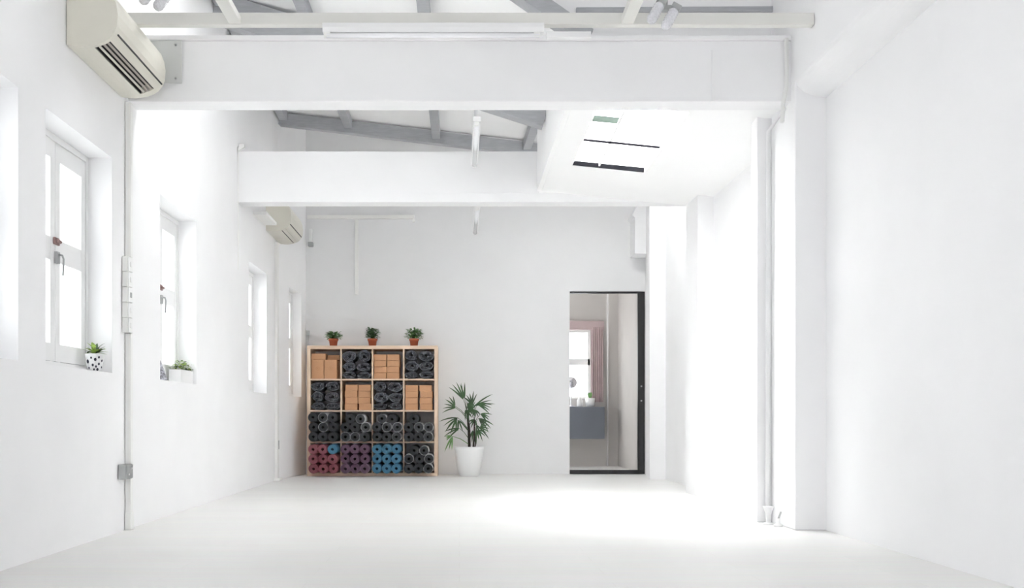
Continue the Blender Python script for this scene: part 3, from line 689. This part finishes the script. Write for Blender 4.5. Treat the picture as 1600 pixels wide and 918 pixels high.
small_pot((582-HX)/zz, 'tall bushy dark plant in terracotta pot, middle of shelf top', .16, .135, (300, .9), 2)
small_pot((647-HX)/zz, 'wide leafy green plant in terracotta pot, right on shelf top', .20, .125, (260, 1.0), 3)
# ------------------------------------------------------------------ palm
pl = thing('potted_palm', ((733-HX)/138.4, 10.86, 0), 'leafy lady palm in a tapered white pot beside the shelf', 'plant')
MB().lathe([(0, .001), (.100, .001), (.112, .012), (.145, .14), (.166, .30), (.170, .335), (.162, .335), (.155, .30), (0, .30)], 48).build('pot', M['potw'], pl)
MB().lathe([(0, .305), (.155, .302)], 24).build('soil', M['soil'], pl)
R = random.Random(11); canes = [((.0, 0), (-.045, .02), .72, .012), ((.012, .02), (.03, -.02), .50, .011), ((-.02, -.01), (-.05, -.03), .60, .010), ((.065, .0), (.075, .03), .30, .009)]
canes = [((.005, 0), (-.015, .01), .42, .014), ((-.006, .02), (-.032, .02), .48, .007), ((.045, -.01), (.058, -.01), .36, .011), ((.06, .02), (.072, .02), .14, .007)]
tips = []
for (b, t_, L_, r_) in canes:
    p0 = Vector((b[0], b[1], .29)); p1 = Vector((t_[0], t_[1], .31+L_)); mid = (p0+p1)/2+Vector((.008, 0, 0))
    MB().tube([p0, mid, p1], [r_, r_*.9, r_*.55], 9).build('stem', M['cane'], pl); tips.append((p0, p1))
# fronds: (photo px offset of fan hub x,y), pointing angle, leaflet length, count, spread, cane index
def W(x, y, dy=0): return Vector(((x-HX)/138.4-pl.location.x, dy, EYE+(HY-y)/138.4))
fronds = [ # hub px, tip px, spread deg, n, depth offset, cane
 ((724,624),(711,594),24,4,.0,1), ((726,622),(723,598),10,2,.05,1), ((712,637),(690,629),40,4,-.06,1), ((711,634),(705,616),12,2,.03,1),
 ((738,632),(734,610),40,5,.06,0), ((742,634),(771,617),18,3,.02,2), ((745,631),(773,636),26,4,-.05,2), ((751,646),(769,652),36,4,.05,2), ((748,653),(771,672),34,4,-.02,2),
 ((733,645),(738,622),30,5,-.10,0), ((715,652),(690,667),42,4,.04,1), ((713,655),(703,672),40,3,-.05,1), ((718,669),(692,677),24,3,.06,0), ((707,681),(699,706),20,3,-.04,1),
 ((706,681),(694,683),24,3,.04,0), ((716,656),(724,672),40,3,.07,0), ((744,663),(757,691),34,3,-.06,3), ((739,672),(737,694),26,3,.03,3), ((742,655),(735,668),70,5,.1,2), ((750,668),(768,662),46,4,.08,2), ((727,640),(738,655),50,4,-.02,0), ((745,672),(758,682),50,4,.0,3),
 ((742,640),(737,652),110,7,-.04,2), ((733,628),(738,640),60,4,.05,0)]
for i, (h, tp, sp, nn, dy, ci) in enumerate(fronds):
    hub = W(h[0], h[1], dy); tip = W(tp[0], tp[1], dy*1.6); L0 = (tip-hub).length; d0 = (tip-hub).normalized()
    p0, p1 = tips[ci]; zf = min(max((hub.z-.12-p0.z)/(p1.z-p0.z), .15), 1); base = p0.lerp(p1, zf)
    fr = MB(); fr.tube([base, (base+hub)/2+Vector((0, 0, .015)), hub], [.004, .003, .0025], 6)
    for k in range(nn):
        a = math.radians(sp*1.45)*((k/(nn-1))-.5 if nn > 1 else 0)
        d = Matrix.Rotation(a, 3, 'Y') @ d0; d.y += R.uniform(-.25, .25)
        fr.leaf(hub, d, (0, -1, .3), L0*R.uniform(.82, 1.04), R.uniform(.015, .020), .5, 6, .25, 0, .25, .4)
    fr.build('frond', M['leafp'] if i != 13 and i != 14 else M['leaf'], pl)
# ------------------------------------------------------------------ sill plants
def at_sill(xp, off): # on the sill of the left wall at photo column xp, off = metres outward from the wall face
    X = XL-off; D = F*(-X)/(HX-xp)*1.0; return (X, D, WZ0)
p = at_sill(148, .055)
r = thing('potted_succulent', p, 'lime green succulent in white polka dot pot on second window sill', 'plant')
sp_pot = MB().lathe([(0, .001), (.036, .001), (.0405, .03), (.050, .098), (.046, .098), (.044, .085), (0, .085)], 32).build('pot', M['potw'], r)
def potr(z): return .0365+(.050-.036)*z/.098+.0012
sp = MB(); R = random.Random(8)
for a, z, q in ((-1.15, .066, .007), (-1.6, .075, .005), (-.75, .078, .0055), (-1.45, .036, .006), (-1.05, .028, .0055), (-.7, .042, .006), (-1.3, .012, .005), (-.85, .012, .0065), (-2.1, .055, .009), (-2.0, .02, .005), (-.3, .06, .006), (-.2, .025, .005), (.4, .05, .006), (1.2, .06, .006), (2.2, .04, .006), (-2.7, .07, .005)):
    K = 12; vs = []
    for i in range(K):
        th = 2*PI*i/K; zz_ = z+q*1.25*math.sin(th); aa = a+q*math.cos(th)/potr(z); rr = potr(zz_); vs.append((rr*math.cos(aa), rr*math.sin(aa), zz_))
    sp = MB(); sp.add(vs, [tuple(range(K))]); sp.build('spot', M['spot'], sp_pot)
MB().lathe([(0, .086), (.044, .084)], 20).build('soil', M['soil'], r)
l1 = MB(); l2 = MB()
for i in range(26):
    a = R.uniform(0, 2*PI); el = R.uniform(-.1, 1.3); zb = .09+.03*R.random()
    (l1 if i % 3 else l2).leaf((0, 0, zb), (math.cos(a)*math.cos(el), math.sin(a)*math.cos(el), math.sin(el)), (0, 0, 1), R.uniform(.055, .078), .026, .5, 5)
l1.build('leaves', M['leafy'], r); l2.build('leaves', M['leafd'], r)
p = at_sill(283, .07)
r = thing('planter_box', p, 'white trough planter of green foliage on the third window sill', 'plant')
MB().box(-.045, .045, -.15, .15, .001, .095).build('planter', M['potw'], r, .004)
MB().box(-.04, .04, -.145, .145, .0945, .0965).build('soil', M['soil'], r)
l1 = MB(); l2 = MB()
for i in range(150):
    y = R.uniform(-.15, .16); x = R.uniform(-.045, .045); a = R.uniform(0, 2*PI); zb = .096+.075*R.random()*(1-(y/.17)**2)
    (l1 if i % 3 else l2).leaf((x, y, zb), (math.cos(a), math.sin(a), R.uniform(0, .8)), (0, 0, 1), R.uniform(.02, .035), .016, .5, 4)
l1.build('leaves', M['leafy'], r); l2.build('leaves', M['leafd'], r)
p = at_sill(250, .05)
r = tag(MB().lathe([(0, .001), (.055, .001), (.055, .012), (.035, .07), (.012, .13), (0, .13)], 28).build('ornament_cone', mat('speckled_glaze', (.30, .30, .34), .5, .95, 60), None, 0, (p[0], p[1]-.03, p[2])), 'dark speckled cone ornament at the near end of third window sill', 'ornament')
